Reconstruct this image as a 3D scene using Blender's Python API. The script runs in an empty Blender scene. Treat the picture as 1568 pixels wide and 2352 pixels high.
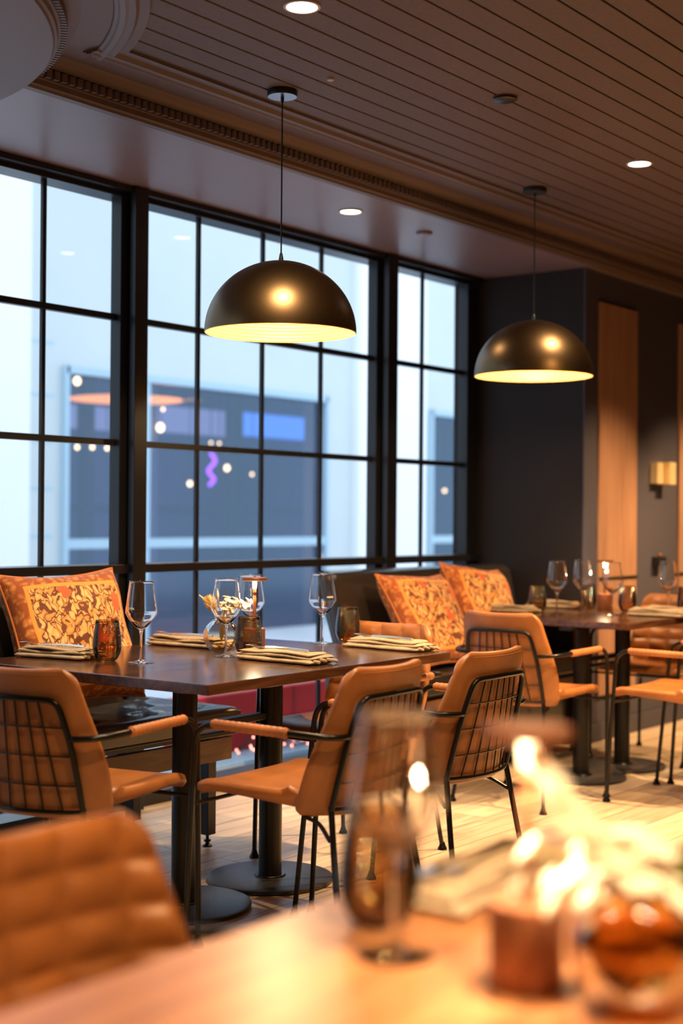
import bpy, math, random
from mathutils import Vector, Matrix
from math import sin, cos, pi, sqrt, radians, atan2

random.seed(7)
S = bpy.context.scene
COL = S.collection

# ------------------------------------------------------------------ camera
CAM_H = 1.22
yaw, pitch, roll = radians(37.2), radians(0.25), radians(0.45)
fw = Vector((cos(yaw) * cos(pitch), sin(yaw) * cos(pitch), sin(pitch)))
rt = fw.cross(Vector((0, 0, 1))).normalized()
up = rt.cross(fw)
R_ = rt * cos(roll) + up * sin(roll)
U_ = -rt * sin(roll) + up * cos(roll)
cd = bpy.data.cameras.new('camera')
cam = bpy.data.objects.new('camera', cd)
COL.objects.link(cam)
cd.sensor_fit = 'VERTICAL'
cd.sensor_height = 36.0
cd.lens = 50.0
cd.clip_start = 0.05
cd.dof.use_dof = True
cd.dof.focus_distance = 4.6
cd.dof.aperture_fstop = 1.75
m = Matrix.Identity(4)
for i in range(3):
    m[i][0] = R_[i]; m[i][1] = U_[i]; m[i][2] = -fw[i]
    m[i][3] = (0, 0, CAM_H)[i]
cam.matrix_world = m
S.camera = cam

# ------------------------------------------------------------------ exposure, world, big lights
S.view_settings.view_transform = 'Standard'
S.view_settings.look = 'None'
S.view_settings.gamma = 1
S.view_settings.exposure = 0.68
S.view_settings.use_curve_mapping = False

W = bpy.data.worlds.new('dusk_sky')
S.world = W
W.use_nodes = True
wn = W.node_tree.nodes
bg = wn['Background']
bg.inputs[0].default_value = (0.70, 0.85, 1.0, 1)
bg.inputs[1].default_value = 1.22

WARM = (1.0, 0.60, 0.27)
def spot(name, loc, target, power, size=70, blend=0.6, color=WARM, rad=0.04):
    l = bpy.data.lights.new(name, 'SPOT')
    l.energy = power; l.color = color; l.spot_size = radians(size); l.spot_blend = blend
    l.shadow_soft_size = rad
    o = bpy.data.objects.new(name, l); COL.objects.link(o)
    o.location = loc
    d = (Vector(target) - Vector(loc)).normalized()
    o.rotation_euler = d.to_track_quat('-Z', 'Y').to_euler()
    return o
def point(name, loc, power, color=WARM, rad=0.03):
    l = bpy.data.lights.new(name, 'POINT')
    l.energy = power; l.color = color; l.shadow_soft_size = rad
    o = bpy.data.objects.new(name, l); COL.objects.link(o); o.location = loc
    return o
# ceiling spotlights of the room, then three added fills (positions out of frame above and behind the camera)
spot('ceiling_or_fill_spot', (1.9, 1.2, 2.66), (2.9, 2.6, 0.5), 75, 60)
spot('ceiling_or_fill_spot', (3.2, 1.3, 2.66), (3.7, 2.6, 0.4), 75, 60)
spot('ceiling_or_fill_spot', (4.6, 1.2, 2.66), (5.2, 3.0, 0.4), 190, 62)
spot('ceiling_or_fill_spot', (5.6, 1.6, 2.66), (5.3, 2.2, 0.0), 420, 75)
spot('ceiling_or_fill_spot', (0.9, 0.1, 2.66), (1.3, 0.9, 0.7), 160, 64)
spot('ceiling_or_fill_spot', (0.4, 1.7, 2.66), (1.1, 1.2, 0.7), 70, 60)
spot('ceiling_or_fill_spot', (7.15, 2.35, 2.66), (7.15, 3.25, 0.7), 170, 68, 0.8)  # added spot, spreads warm light evenly over the lower wall
spot('ceiling_or_fill_spot', (8.15, 2.35, 2.66), (8.15, 3.25, 0.7), 230, 68, 0.8)  # second added wall spot, widens the same wash
spot('ceiling_or_fill_spot', (1.0, -0.3, 2.66), (1.262, 0.60, 0.88), 110, 22, 0.8, (1.0, 0.74, 0.46))  # narrow spot added to brighten the foreground flowers

# ------------------------------------------------------------------ materials
MAT = {}
def nt(name):
    m = bpy.data.materials.new(name); m.use_nodes = True
    MAT[name] = m
    t = m.node_tree
    return m, t, t.nodes['Principled BSDF'], t.links
def N(t, typ, **kw):
    n = t.nodes.new(typ)
    for k, v in kw.items():
        setattr(n, k, v)
    return n
def pbr(name, col, rough=0.5, metal=0.0, noise=0.0, nscale=8.0, bump=0.0, bscale=60.0, spec=None, coat=0.0, emit=None, estr=0.0):
    m, t, b, L = nt(name)
    b.inputs['Base Color'].default_value = (*col, 1)
    b.inputs['Roughness'].default_value = rough
    b.inputs['Metallic'].default_value = metal
    if spec is not None: b.inputs['Specular IOR Level'].default_value = spec
    if coat: b.inputs['Coat Weight'].default_value = coat
    if emit:
        b.inputs['Emission Color'].default_value = (*emit, 1); b.inputs['Emission Strength'].default_value = estr
    tc = N(t, 'ShaderNodeTexCoord')
    if noise:
        n = N(t, 'ShaderNodeTexNoise'); n.inputs['Scale'].default_value = nscale; n.inputs['Detail'].default_value = 5
        L.new(tc.outputs['Object'], n.inputs['Vector'])
        r = N(t, 'ShaderNodeValToRGB')
        r.color_ramp.elements[0].position = 0.3; r.color_ramp.elements[1].position = 0.7
        r.color_ramp.elements[0].color = (*[c * (1 - noise) for c in col], 1)
        r.color_ramp.elements[1].color = (*[min(1, c * (1 + noise)) for c in col], 1)
        L.new(n.outputs['Fac'], r.inputs['Fac']); L.new(r.outputs['Color'], b.inputs['Base Color'])
    if bump:
        n = N(t, 'ShaderNodeTexNoise'); n.inputs['Scale'].default_value = bscale; n.inputs['Detail'].default_value = 4
        L.new(tc.outputs['Object'], n.inputs['Vector'])
        bp = N(t, 'ShaderNodeBump'); bp.inputs['Strength'].default_value = bump; bp.inputs['Distance'].default_value = 0.002
        L.new(n.outputs['Fac'], bp.inputs['Height']); L.new(bp.outputs['Normal'], b.inputs['Normal'])
    return m
def wood(name, c1, c2, rough=0.4, scale=(1.5, 18, 18), planks=None, spec=0.5, bump=0.05):
    """wood grain running along object X; planks = (length, width) draws boards with dark joints"""
    m, t, b, L = nt(name)
    tc = N(t, 'ShaderNodeTexCoord'); mp = N(t, 'ShaderNodeMapping')
    mp.inputs['Scale'].default_value = scale
    L.new(tc.outputs['Object'], mp.inputs['Vector'])
    n = N(t, 'ShaderNodeTexNoise'); n.inputs['Scale'].default_value = 1.6; n.inputs['Detail'].default_value = 7; n.inputs['Distortion'].default_value = 0.8
    r = N(t, 'ShaderNodeValToRGB')
    r.color_ramp.elements[0].position = 0.32; r.color_ramp.elements[1].position = 0.68
    r.color_ramp.elements[0].color = (*c1, 1); r.color_ramp.elements[1].color = (*c2, 1)
    L.new(r.inputs['Fac'].links[0].from_socket if r.inputs['Fac'].links else n.outputs['Fac'], r.inputs['Fac'])
    last = r.outputs['Color']
    if planks:
        br = N(t, 'ShaderNodeTexBrick')
        br.inputs['Scale'].default_value = 1.0
        br.inputs['Brick Width'].default_value = planks[0]; br.inputs['Row Height'].default_value = planks[1]
        br.inputs['Mortar Size'].default_value = 0.0025; br.offset = 0.37
        br.inputs['Color1'].default_value = (0.72, 0.72, 0.72, 1); br.inputs['Color2'].default_value = (1.08, 1.06, 1.02, 1)
        br.inputs['Mortar'].default_value = (0.25, 0.22, 0.2, 1)
        L.new(tc.outputs['Object'], br.inputs['Vector'])
        ad = N(t, 'ShaderNodeVectorMath'); ad.operation = 'MULTIPLY_ADD'
        ad.inputs[1].default_value = (9, 9, 9)
        L.new(br.outputs['Color'], ad.inputs[0]); L.new(mp.outputs['Vector'], ad.inputs[2])
        L.new(ad.outputs['Vector'], n.inputs['Vector'])
        mx = N(t, 'ShaderNodeMix', data_type='RGBA', blend_type='MULTIPLY'); mx.inputs[0].default_value = 1
        L.new(last, mx.inputs[6]); L.new(br.outputs['Color'], mx.inputs[7])
        last = mx.outputs[2]
        kn = N(t, 'ShaderNodeTexVoronoi'); kn.inputs['Scale'].default_value = 2.3
        L.new(tc.outputs['Object'], kn.inputs['Vector'])
        kr = N(t, 'ShaderNodeValToRGB'); kr.color_ramp.elements[0].position = 0.03; kr.color_ramp.elements[1].position = 0.09
        kr.color_ramp.elements[0].color = (0.35, 0.25, 0.18, 1); kr.color_ramp.elements[1].color = (1, 1, 1, 1)
        L.new(kn.outputs['Distance'], kr.inputs['Fac'])
        m2 = N(t, 'ShaderNodeMix', data_type='RGBA', blend_type='MULTIPLY'); m2.inputs[0].default_value = 1
        L.new(last, m2.inputs[6]); L.new(kr.outputs['Color'], m2.inputs[7]); last = m2.outputs[2]
    else:
        L.new(mp.outputs['Vector'], n.inputs['Vector'])
    L.new(last, b.inputs['Base Color'])
    b.inputs['Roughness'].default_value = rough; b.inputs['Specular IOR Level'].default_value = spec
    bp = N(t, 'ShaderNodeBump'); bp.inputs['Strength'].default_value = bump; bp.inputs['Distance'].default_value = 0.002
    L.new(n.outputs['Fac'], bp.inputs['Height']); L.new(bp.outputs['Normal'], b.inputs['Normal'])
    return m
def emis(name, col, s):
    m, t, b, L = nt(name)
    b.inputs['Base Color'].default_value = (0, 0, 0, 1)
    b.inputs['Emission Color'].default_value = (*col, 1); b.inputs['Emission Strength'].default_value = s
    return m
def thin_glass(name, tint=(1, 1, 1), ior=1.5, rough=0.0, boost=1.0):
    m, t, b, L = nt(name)
    out = t.nodes['Material Output']
    tr = N(t, 'ShaderNodeBsdfTransparent'); tr.inputs[0].default_value = (*tint, 1)
    gl = N(t, 'ShaderNodeBsdfGlossy'); gl.inputs['Roughness'].default_value = rough
    fr = N(t, 'ShaderNodeFresnel'); fr.inputs['IOR'].default_value = ior
    ml = N(t, 'ShaderNodeMath', operation='MULTIPLY'); ml.inputs[1].default_value = boost; ml.use_clamp = True
    mx = N(t, 'ShaderNodeMixShader')
    L.new(fr.outputs[0], ml.inputs[0]); L.new(ml.outputs[0], mx.inputs[0]); L.new(tr.outputs[0], mx.inputs[1]); L.new(gl.outputs[0], mx.inputs[2])
    L.new(mx.outputs[0], out.inputs['Surface'])
    return m

def leather(name, col, rough=0.42):
    m, t, b, L = nt(name)
    tc = N(t, 'ShaderNodeTexCoord')
    n = N(t, 'ShaderNodeTexNoise'); n.inputs['Scale'].default_value = 7; n.inputs['Detail'].default_value = 6
    L.new(tc.outputs['Object'], n.inputs['Vector'])
    r = N(t, 'ShaderNodeValToRGB'); r.color_ramp.elements[0].position = 0.3; r.color_ramp.elements[1].position = 0.75
    r.color_ramp.elements[0].color = (*[c * 0.68 for c in col], 1); r.color_ramp.elements[1].color = (*[min(1, c * 1.25) for c in col], 1)
    L.new(n.outputs['Fac'], r.inputs['Fac']); L.new(r.outputs['Color'], b.inputs['Base Color'])
    b.inputs['Roughness'].default_value = rough
    v = N(t, 'ShaderNodeTexVoronoi'); v.inputs['Scale'].default_value = 260
    L.new(tc.outputs['Object'], v.inputs['Vector'])
    bp = N(t, 'ShaderNodeBump'); bp.inputs['Strength'].default_value = 0.15; bp.inputs['Distance'].default_value = 0.001
    L.new(v.outputs['Distance'], bp.inputs['Height']); L.new(bp.outputs['Normal'], b.inputs['Normal'])
    return m

def pillow_mat(name, hw, hh):
    m, t, b, L = nt(name)
    tc = N(t, 'ShaderNodeTexCoord')
    nz = N(t, 'ShaderNodeTexNoise'); nz.inputs['Scale'].default_value = 16; nz.inputs['Detail'].default_value = 2
    L.new(tc.outputs['Object'], nz.inputs['Vector'])
    sc = N(t, 'ShaderNodeVectorMath', operation='SCALE'); sc.inputs['Scale'].default_value = 0.07
    L.new(nz.outputs['Color'], sc.inputs[0])
    ad = N(t, 'ShaderNodeVectorMath', operation='ADD')
    L.new(tc.outputs['Object'], ad.inputs[0]); L.new(sc.outputs[0], ad.inputs[1])
    prev = None
    for li, (rot, sc_, seed_, c1_, c2_, th_) in enumerate((
            (0.6, (13, 27, 4), 0.0, (0.80, 0.36, 0.10, 1), (0.90, 0.50, 0.18, 1), 0.50),
            (-0.75, (15, 33, 4), 3.7, (0.90, 0.48, 0.17, 1), (0.72, 0.27, 0.07, 1), 0.44),
            (1.5, (20, 44, 4), 8.1, (0.95, 0.60, 0.27, 1), (0.85, 0.42, 0.13, 1), 0.38))):
        mp = N(t, 'ShaderNodeMapping'); mp.inputs['Scale'].default_value = sc_
        ro = N(t, 'ShaderNodeMapping'); ro.inputs['Rotation'].default_value = (0, 0, rot); ro.inputs['Location'].default_value = (seed_, seed_ * 0.7, 0)
        L.new(ad.outputs[0], ro.inputs['Vector']); L.new(ro.outputs[0], mp.inputs['Vector'])
        vc = N(t, 'ShaderNodeTexVoronoi'); vc.inputs['Scale'].default_value = 1; vc.inputs['Randomness'].default_value = 0.85
        L.new(mp.outputs[0], vc.inputs['Vector'])
        lt_ = N(t, 'ShaderNodeMath', operation='LESS_THAN'); lt_.inputs[1].default_value = th_
        L.new(vc.outputs['Distance'], lt_.inputs[0])
        cc = N(t, 'ShaderNodeValToRGB'); cc.color_ramp.elements[0].color = c1_; cc.color_ramp.elements[1].color = c2_
        cc.color_ramp.elements[0].position = 0.1; cc.color_ramp.elements[1].position = th_
        L.new(vc.outputs['Distance'], cc.inputs['Fac'])
        mm = N(t, 'ShaderNodeMix', data_type='RGBA'); L.new(lt_.outputs[0], mm.inputs[0])
        if prev is None: mm.inputs[6].default_value = (0.13, 0.035, 0.02, 1)
        else: L.new(prev, mm.inputs[6])
        L.new(cc.outputs['Color'], mm.inputs[7]); prev = mm.outputs[2]
        # dark outline between the layers
        ol = N(t, 'ShaderNodeMath', operation='COMPARE'); ol.inputs[1].default_value = th_ + 0.05; ol.inputs[2].default_value = 0.05
        L.new(vc.outputs['Distance'], ol.inputs[0])
        mo = N(t, 'ShaderNodeMix', data_type='RGBA'); L.new(ol.outputs[0], mo.inputs[0]); L.new(prev, mo.inputs[6]); mo.inputs[7].default_value = (0.16, 0.045, 0.02, 1)
        prev = mo.outputs[2]
    # large red flowers
    v2 = N(t, 'ShaderNodeTexVoronoi'); v2.inputs['Scale'].default_value = 7.5
    L.new(ad.outputs[0], v2.inputs['Vector'])
    fr = N(t, 'ShaderNodeMath', operation='LESS_THAN'); fr.inputs[1].default_value = 0.21
    L.new(v2.outputs['Distance'], fr.inputs[0])
    mr = N(t, 'ShaderNodeMix', data_type='RGBA'); mr.inputs[7].default_value = (0.74, 0.13, 0.05, 1)
    L.new(fr.outputs[0], mr.inputs[0]); L.new(prev, mr.inputs[6])
    mg = mr
    # border band
    sp = N(t, 'ShaderNodeSeparateXYZ'); L.new(tc.outputs['Object'], sp.inputs[0])
    def absn(sock, k):
        a = N(t, 'ShaderNodeMath', operation='ABSOLUTE'); L.new(sock, a.inputs[0])
        d = N(t, 'ShaderNodeMath', operation='SUBTRACT'); L.new(a.outputs[0], d.inputs[0]); d.inputs[1].default_value = k
        return d
    ax = absn(sp.outputs['X'], hw); ay = absn(sp.outputs['Y'], hh)
    mxx = N(t, 'ShaderNodeMath', operation='MAXIMUM'); L.new(ax.outputs[0], mxx.inputs[0]); L.new(ay.outputs[0], mxx.inputs[1])
    gb = N(t, 'ShaderNodeMath', operation='GREATER_THAN'); gb.inputs[1].default_value = -0.062; L.new(mxx.outputs[0], gb.inputs[0])
    g2 = N(t, 'ShaderNodeMath', operation='GREATER_THAN'); g2.inputs[1].default_value = -0.076; L.new(mxx.outputs[0], g2.inputs[0])
    nb = N(t, 'ShaderNodeTexVoronoi'); nb.inputs['Scale'].default_value = 42; L.new(ad.outputs[0], nb.inputs['Vector'])
    rb = N(t, 'ShaderNodeValToRGB'); rb.color_ramp.elements[0].position = 0.1; rb.color_ramp.elements[1].position = 0.6
    rb.color_ramp.elements[0].color = (0.85, 0.36, 0.09, 1); rb.color_ramp.elements[1].color = (0.38, 0.09, 0.02, 1)
    L.new(nb.outputs['Distance'], rb.inputs['Fac'])
    m3 = N(t, 'ShaderNodeMix', data_type='RGBA'); m3.inputs[7].default_value = (0.90, 0.38, 0.08, 1)
    L.new(g2.outputs[0], m3.inputs[0]); L.new(mg.outputs[2], m3.inputs[6])
    m4 = N(t, 'ShaderNodeMix', data_type='RGBA'); L.new(gb.outputs[0], m4.inputs[0]); L.new(m3.outputs[2], m4.inputs[6]); L.new(rb.outputs[0], m4.inputs[7])
    L.new(m4.outputs[2], b.inputs['Base Color'])
    b.inputs['Roughness'].default_value = 0.75
    b.inputs['Sheen Weight'].default_value = 0.2
    w = N(t, 'ShaderNodeTexNoise'); w.inputs['Scale'].default_value = 9; L.new(tc.outputs['Object'], w.inputs['Vector'])
    bp = N(t, 'ShaderNodeBump'); bp.inputs['Strength'].default_value = 0.5; bp.inputs['Distance'].default_value = 0.02
    L.new(w.outputs['Fac'], bp.inputs['Height']); L.new(bp.outputs['Normal'], b.inputs['Normal'])
    return m

leather('leather', (0.36, 0.132, 0.037), 0.38)
leather('leather_back', (0.44, 0.15, 0.05), 0.5)
leather('wrap', (0.46, 0.17, 0.055), 0.45)
pbr('black_metal', (0.007, 0.006, 0.0055), 0.28, 0.1, spec=0.35)
pbr('wire', (0.025, 0.02, 0.018), 0.4, 0.6)
pbr('disc_metal', (0.07, 0.075, 0.085), 0.36, 0.5, bump=0.25, bscale=500)
wood('table_top', (0.040, 0.016, 0.008), (0.11, 0.046, 0.022), 0.17, (2.0, 22, 22), spec=0.6, bump=0.03)
wood('table_top_oak', (0.26, 0.105, 0.042), (0.44, 0.20, 0.085), 0.30, (2.0, 18, 18), spec=0.5)
wood('floor_wood', (0.56, 0.42, 0.30), (0.84, 0.70, 0.53), 0.36, (1.6, 17, 17), planks=(1.9, 0.19), spec=0.45, bump=0.12)
wood('panel_wood', (0.36, 0.19, 0.12), (0.48, 0.27, 0.175), 0.5, (16, 16, 0.9), bump=0.03)
wood('bench_wood', (0.10, 0.045, 0.02), (0.20, 0.095, 0.04), 0.4, (2, 20, 20))
pbr('wall_dark', (0.014, 0.0082, 0.0072), 0.75, bump=0.1, bscale=120)
pbr('wall_grey', (0.072, 0.068, 0.098), 0.7, bump=0.1, bscale=120)
pbr('wall_back', (0.10, 0.075, 0.06), 0.8)
pbr('board_paint', (0.115, 0.076, 0.064), 0.6, noise=0.12, nscale=60)
pbr('soffit_paint', (0.205, 0.145, 0.148), 0.36, noise=0.04, nscale=3)
pbr('cornice_paint', (0.135, 0.092, 0.083), 0.5)
pbr('groove', (0.02, 0.012, 0.01), 0.9)
pbr('frame_black', (0.016, 0.015, 0.018), 0.32, 0.2)
thin_glass('pane', (0.97, 0.985, 1.0), 1.33)
thin_glass('wine_glass', (0.99, 0.99, 0.99), 1.45, 0.0, 1.0)
thin_glass('amber_glass', (0.60, 0.42, 0.23), 1.5, 0.04, 1.2)
thin_glass('amber_vase', (0.92, 0.58, 0.22), 1.4, 0.05, 0.8)
thin_glass('clear_vase', (0.98, 0.93, 0.80), 1.35, 0.0, 0.8)
def solid_glass(name, col):
    m, t, b, L = nt(name)
    b.inputs['Base Color'].default_value = (*col, 1); b.inputs['Transmission Weight'].default_value = 1
    b.inputs['Roughness'].default_value = 0.02; b.inputs['IOR'].default_value = 1.5
solid_glass('glass_solid', (1, 0.99, 0.97))
solid_glass('amber_solid', (0.75, 0.50, 0.22))
solid_glass('water', (0.98, 0.95, 0.85))
pbr('linen', (0.42, 0.325, 0.22), 0.85, noise=0.12, nscale=90, bump=0.4, bscale=400)
pbr('steel', (0.75, 0.70, 0.62), 0.18, 1.0)
pbr('shade_outer', (0.15, 0.095, 0.048), 0.36, 1.0, bump=0.08, bscale=900)
pbr('shade_inner', (0.95, 0.66, 0.26), 0.38, 0.4)
emis('bulb', (1.0, 0.72, 0.38), 30)
emis('downlight', (1.0, 0.86, 0.70), 16)
pbr('trim_white', (0.55, 0.45, 0.38), 0.4)
pbr('black_plastic', (0.015, 0.014, 0.014), 0.4)
pbr('canopy_metal', (0.42, 0.40, 0.42), 0.3, 1.0)
pbr('copper', (0.26, 0.095, 0.042), 0.42, 0.45)
pbr('gold', (0.95, 0.74, 0.42), 0.45, 0.35)
emis('led', (1.0, 0.70, 0.34), 9)
pbr('black_leather', (0.026, 0.021, 0.020), 0.36, bump=0.2, bscale=40, spec=0.8, coat=0.4)
pillow_mat('pillow_print', 0.28, 0.25)
pbr('piping', (0.75, 0.25, 0.06), 0.7)
pbr('flower_white', (0.92, 0.87, 0.72), 0.7)
pbr('flower_tail', (0.80, 0.58, 0.26), 0.85, noise=0.25, nscale=120)
pbr('stem_dry', (0.42, 0.30, 0.10), 0.7)
pbr('leaf_green', (0.12, 0.24, 0.03), 0.5)
pbr('snow_ground', (0.62, 0.66, 0.72), 0.8, noise=0.1, nscale=2)
pbr('facade', (0.66, 0.71, 0.72), 0.7, noise=0.03, nscale=1.5)
pbr('facade_white', (0.98, 0.98, 0.98), 0.6)
pbr('facade_frame', (0.45, 0.62, 0.74), 0.4)
pbr('pale_column', (0.32, 0.30, 0.42), 0.8)
pbr('dark_column', (0.03, 0.03, 0.06), 0.8)
pbr('dark_room', (0.12, 0.12, 0.26), 0.8)
emis('neon', (0.45, 0.08, 0.9), 2.0)
thin_glass('far_glass', (0.62, 0.70, 0.95), 2.2, 0.12, 0.9)
MAT['far_glass'].node_tree.nodes['Glossy BSDF'].inputs[0].default_value = (0.55, 0.75, 1, 1)
pbr('red_paint', (0.62, 0.03, 0.035), 0.5)
pbr('white_cushion', (0.80, 0.80, 0.80), 0.8)
emis('blue_screen', (0.10, 0.28, 0.80), 0.9)
emis('violet_screen', (0.42, 0.42, 0.66), 0.42)
emis('far_bulb', (1.0, 0.62, 0.26), 5)
emis('far_orange', (1.0, 0.30, 0.06), 1.4)
emis('fairy', (1.0, 0.25, 0.18), 3)

# ------------------------------------------------------------------ mesh helpers
class MB:
    def __init__(s): s.v = []; s.f = []
    def add(s, vs, fs):
        o = len(s.v); s.v += [tuple(p) for p in vs]; s.f += [tuple(i + o for i in f) for f in fs]; return s
    def box(s, x0, x1, y0, y1, z0, z1, M=None):
        vs = [Vector((x, y, z)) for z in (z0, z1) for y in (y0, y1) for x in (x0, x1)]
        if M: vs = [M @ v for v in vs]
        return s.add(vs, [(0, 2, 3, 1), (4, 5, 7, 6), (0, 1, 5, 4), (2, 6, 7, 3), (0, 4, 6, 2), (1, 3, 7, 5)])
    def lathe(s, prof, n=32, c=(0, 0, 0), closed=False, M=None, jag=None):
        vs = []; fs = []; k = len(prof)
        for i in range(n):
            a = 2 * pi * i / n
            for (r, z) in prof:
                vs.append(Vector((c[0] + r * cos(a), c[1] + r * sin(a), c[2] + z)))
        for i in range(n):
            j = (i + 1) % n
            for q in range(k - 1):
                fs.append((i * k + q, j * k + q, j * k + q + 1, i * k + q + 1))
        if M: vs = [M @ v for v in vs]
        return s.add(vs, fs)
    def tube(s, pts, r, n=10, smooth=True, cyc=False, caps=True):
        P = [Vector(p) for p in pts]
        if smooth and len(P) > 2: P = catmull(P, 7, cyc)
        rs = r if callable(r) else (lambda t: r)
        k = len(P); T = []
        for i in range(k):
            a = P[(i - 1) % k] if (cyc or i > 0) else P[i]
            b = P[(i + 1) % k] if (cyc or i < k - 1) else P[i]
            T.append((b - a).normalized())
        ref = Vector((0, 0, 1)) if abs(T[0].z) < 0.9 else Vector((1, 0, 0))
        nrm = T[0].cross(ref).normalized()
        vs = []; fs = []
        for i in range(k):
            nrm = (nrm - T[i] * nrm.dot(T[i])).normalized()
            bn = T[i].cross(nrm)
            rr = rs(i / max(1, k - 1))
            for j in range(n):
                a = 2 * pi * j / n
                vs.append(P[i] + (nrm * cos(a) + bn * sin(a)) * rr)
        for i in range(k if cyc else k - 1):
            i2 = (i + 1) % k
            for j in range(n):
                j2 = (j + 1) % n
                fs.append((i * n + j, i * n + j2, i2 * n + j2, i2 * n + j))
        if caps and not cyc:
            fs.append(tuple(range(n))[::-1]); fs.append(tuple((k - 1) * n + j for j in range(n)))
        return s.add(vs, fs)
    def ball(s, c, r, n=12, sc=(1, 1, 1), M=None):
        h = n // 2 + 2; vs = []; fs = []
        for i in range(h + 1):
            th = pi * i / h
            for j in range(n):
                a = 2 * pi * j / n
                p = Vector((r * sc[0] * sin(th) * cos(a), r * sc[1] * sin(th) * sin(a), r * sc[2] * cos(th)))
                if M: p = M @ p
                vs.append(p + Vector(c))
        for i in range(h):
            for j in range(n):
                j2 = (j + 1) % n
                fs.append((i * n + j, (i + 1) * n + j, (i + 1) * n + j2, i * n + j2))
        return s.add(vs, fs)
    def grid(s, fn, nu, nv, cu=False):
        vs = [fn(i / nu, j / nv) for i in range(nu + 1) for j in range(nv + 1)]
        k = nv + 1
        fs = [(i * k + j, (i + 1) * k + j, (i + 1) * k + j + 1, i * k + j + 1) for i in range(nu) for j in range(nv)]
        return s.add(vs, fs)
    def build(s, name, mat, parent=None, smooth=False, bevel=0, sub=0, ang=40):
        me = bpy.data.meshes.new(name)
        me.from_pydata(s.v, [], s.f); me.update()
        import bmesh
        bm = bmesh.new(); bm.from_mesh(me)
        bmesh.ops.remove_doubles(bm, verts=bm.verts, dist=1e-6)
        bmesh.ops.recalc_face_normals(bm, faces=bm.faces)
        bm.to_mesh(me); bm.free()
        me.materials.append(MAT[mat] if isinstance(mat, str) else mat)
        if smooth:
            for p in me.polygons: p.use_smooth = True
            try: me.set_sharp_from_angle(angle=radians(ang))
            except Exception: pass
        o = bpy.data.objects.new(name, me); COL.objects.link(o)
        if parent: o.parent = parent
        if bevel:
            b = o.modifiers.new('bevel', 'BEVEL'); b.width = bevel; b.segments = 2; b.limit_method = 'ANGLE'; b.angle_limit = radians(35)
        if sub:
            b = o.modifiers.new('sub', 'SUBSURF'); b.levels = sub; b.render_levels = sub
        return o
def catmull(P, k, cyc=False):
    n = len(P); out = []
    def g(i):
        if cyc: return P[i % n]
        if i < 0: return P[0] * 2 - P[1]
        if i >= n: return P[-1] * 2 - P[-2]
        return P[i]
    for i in range(n if cyc else n - 1):
        a, b, c, d = g(i - 1), g(i), g(i + 1), g(i + 2)
        for q in range(k):
            t = q / k
            out.append(0.5 * ((2 * b) + (c - a) * t + (2 * a - 5 * b + 4 * c - d) * t * t + (3 * b - a - 3 * c + d) * t ** 3))
    if not cyc: out.append(P[-1].copy())
    return out
def tag(o, label, cat, group=None, kind=None):
    o['label'] = label; o['category'] = cat
    if group: o['group'] = group
    if kind: o['kind'] = kind
    return o
def thing(name, label, cat, loc=(0, 0, 0), rz=0.0, group=None):
    o = bpy.data.objects.new(name, None); COL.objects.link(o)
    o.empty_display_size = 0.1
    o.location = loc; o.rotation_euler = (0, 0, rz)
    return tag(o, label, cat, group)
def struct(o):
    o['kind'] = 'structure'; return o
def dup(src, loc, rz, label, group=None, rot=None):
    def cp(o, par):
        c = o.copy(); COL.objects.link(c); c.parent = par
        for ch in kids(o): cp(ch, c)
        return c
    r = cp(src, None)
    r.location = loc; r.rotation_euler = rot if rot else (0, 0, rz); r['label'] = label
    if group: r['group'] = group
    return r
def kids(o): return [c for c in bpy.data.objects if c.parent == o]

# ================================================================== SETTING
RX0, RX1, RY0 = -3.0, 11.0, -4.0
WY = 4.325            # glass plane
ZB = 2.70            # board ceiling
ZS = 2.59            # soffit
struct(MB().box(RX0, RX1, RY0, 4.42, -0.1, 0).build('floor', 'floor_wood'))
# board ceiling: planks along X with open joints over a dark backing
mb = MB(); y = 3.384; bw = 0.1017
while y > RY0:
    mb.box(RX0, RX1, y - bw + 0.007, y, ZB, ZB + 0.018); y -= bw
struct(mb.build('ceiling', 'board_paint', bevel=0.003))
struct(MB().box(RX0, RX1, RY0, 4.6, ZB + 0.018, ZB + 0.12).build('trim_1', 'groove'))
struct(MB().box(RX0, RX1, 3.54, 4.45, ZS, ZB + 0.018).build('trim_2', 'soffit_paint'))
# cornice profile (d = distance from fascia towards the room)
prof = [(-0.03, 2.72), (-0.03, 2.589), (0.0, 2.589), (0.004, 2.597), (0.012, 2.602), (0.014, 2.618), (0.022, 2.620), (0.022, 2.652),
        (0.034, 2.656), (0.040, 2.668), (0.052, 2.678), (0.070, 2.684), (0.078, 2.688), (0.170, 2.688), (0.174, 2.682), (0.184, 2.680), (0.190, 2.675),
        (0.205, 2.672), (0.215, 2.677), (0.235, 2.676), (0.245, 2.688), (0.275, 2.690), (0.278, 2.72)]
mb = MB()
cut = [i for i, (d, z) in enumerate(prof) if d > 0.165][0]
pin, pbd = prof[:cut + 1], prof[cut:]
for pp, xa in ((pin, 1.8), (pbd, 3.07)):
    k = len(pp)
    mb.add([(x, 3.54 - d, z) for x in (xa, RX1) for d, z in pp], [(q, q + 1, k + q + 1, k + q) for q in range(k - 1)])
mb.add([(3.07, 3.54 - d, z) for d, z in pbd] + [(3.07, 3.54 - 0.17, 2.72)], [tuple(range(len(pbd) + 1))])
x = 2.94
while x < 9.6:
    mb.box(x, x + 0.021, 3.54 - 0.040, 3.54 - 0.018, 2.623, 2.650); x += 0.033
struct(mb.build('trim_3', 'cornice_paint', smooth=True, ang=25))
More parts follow.
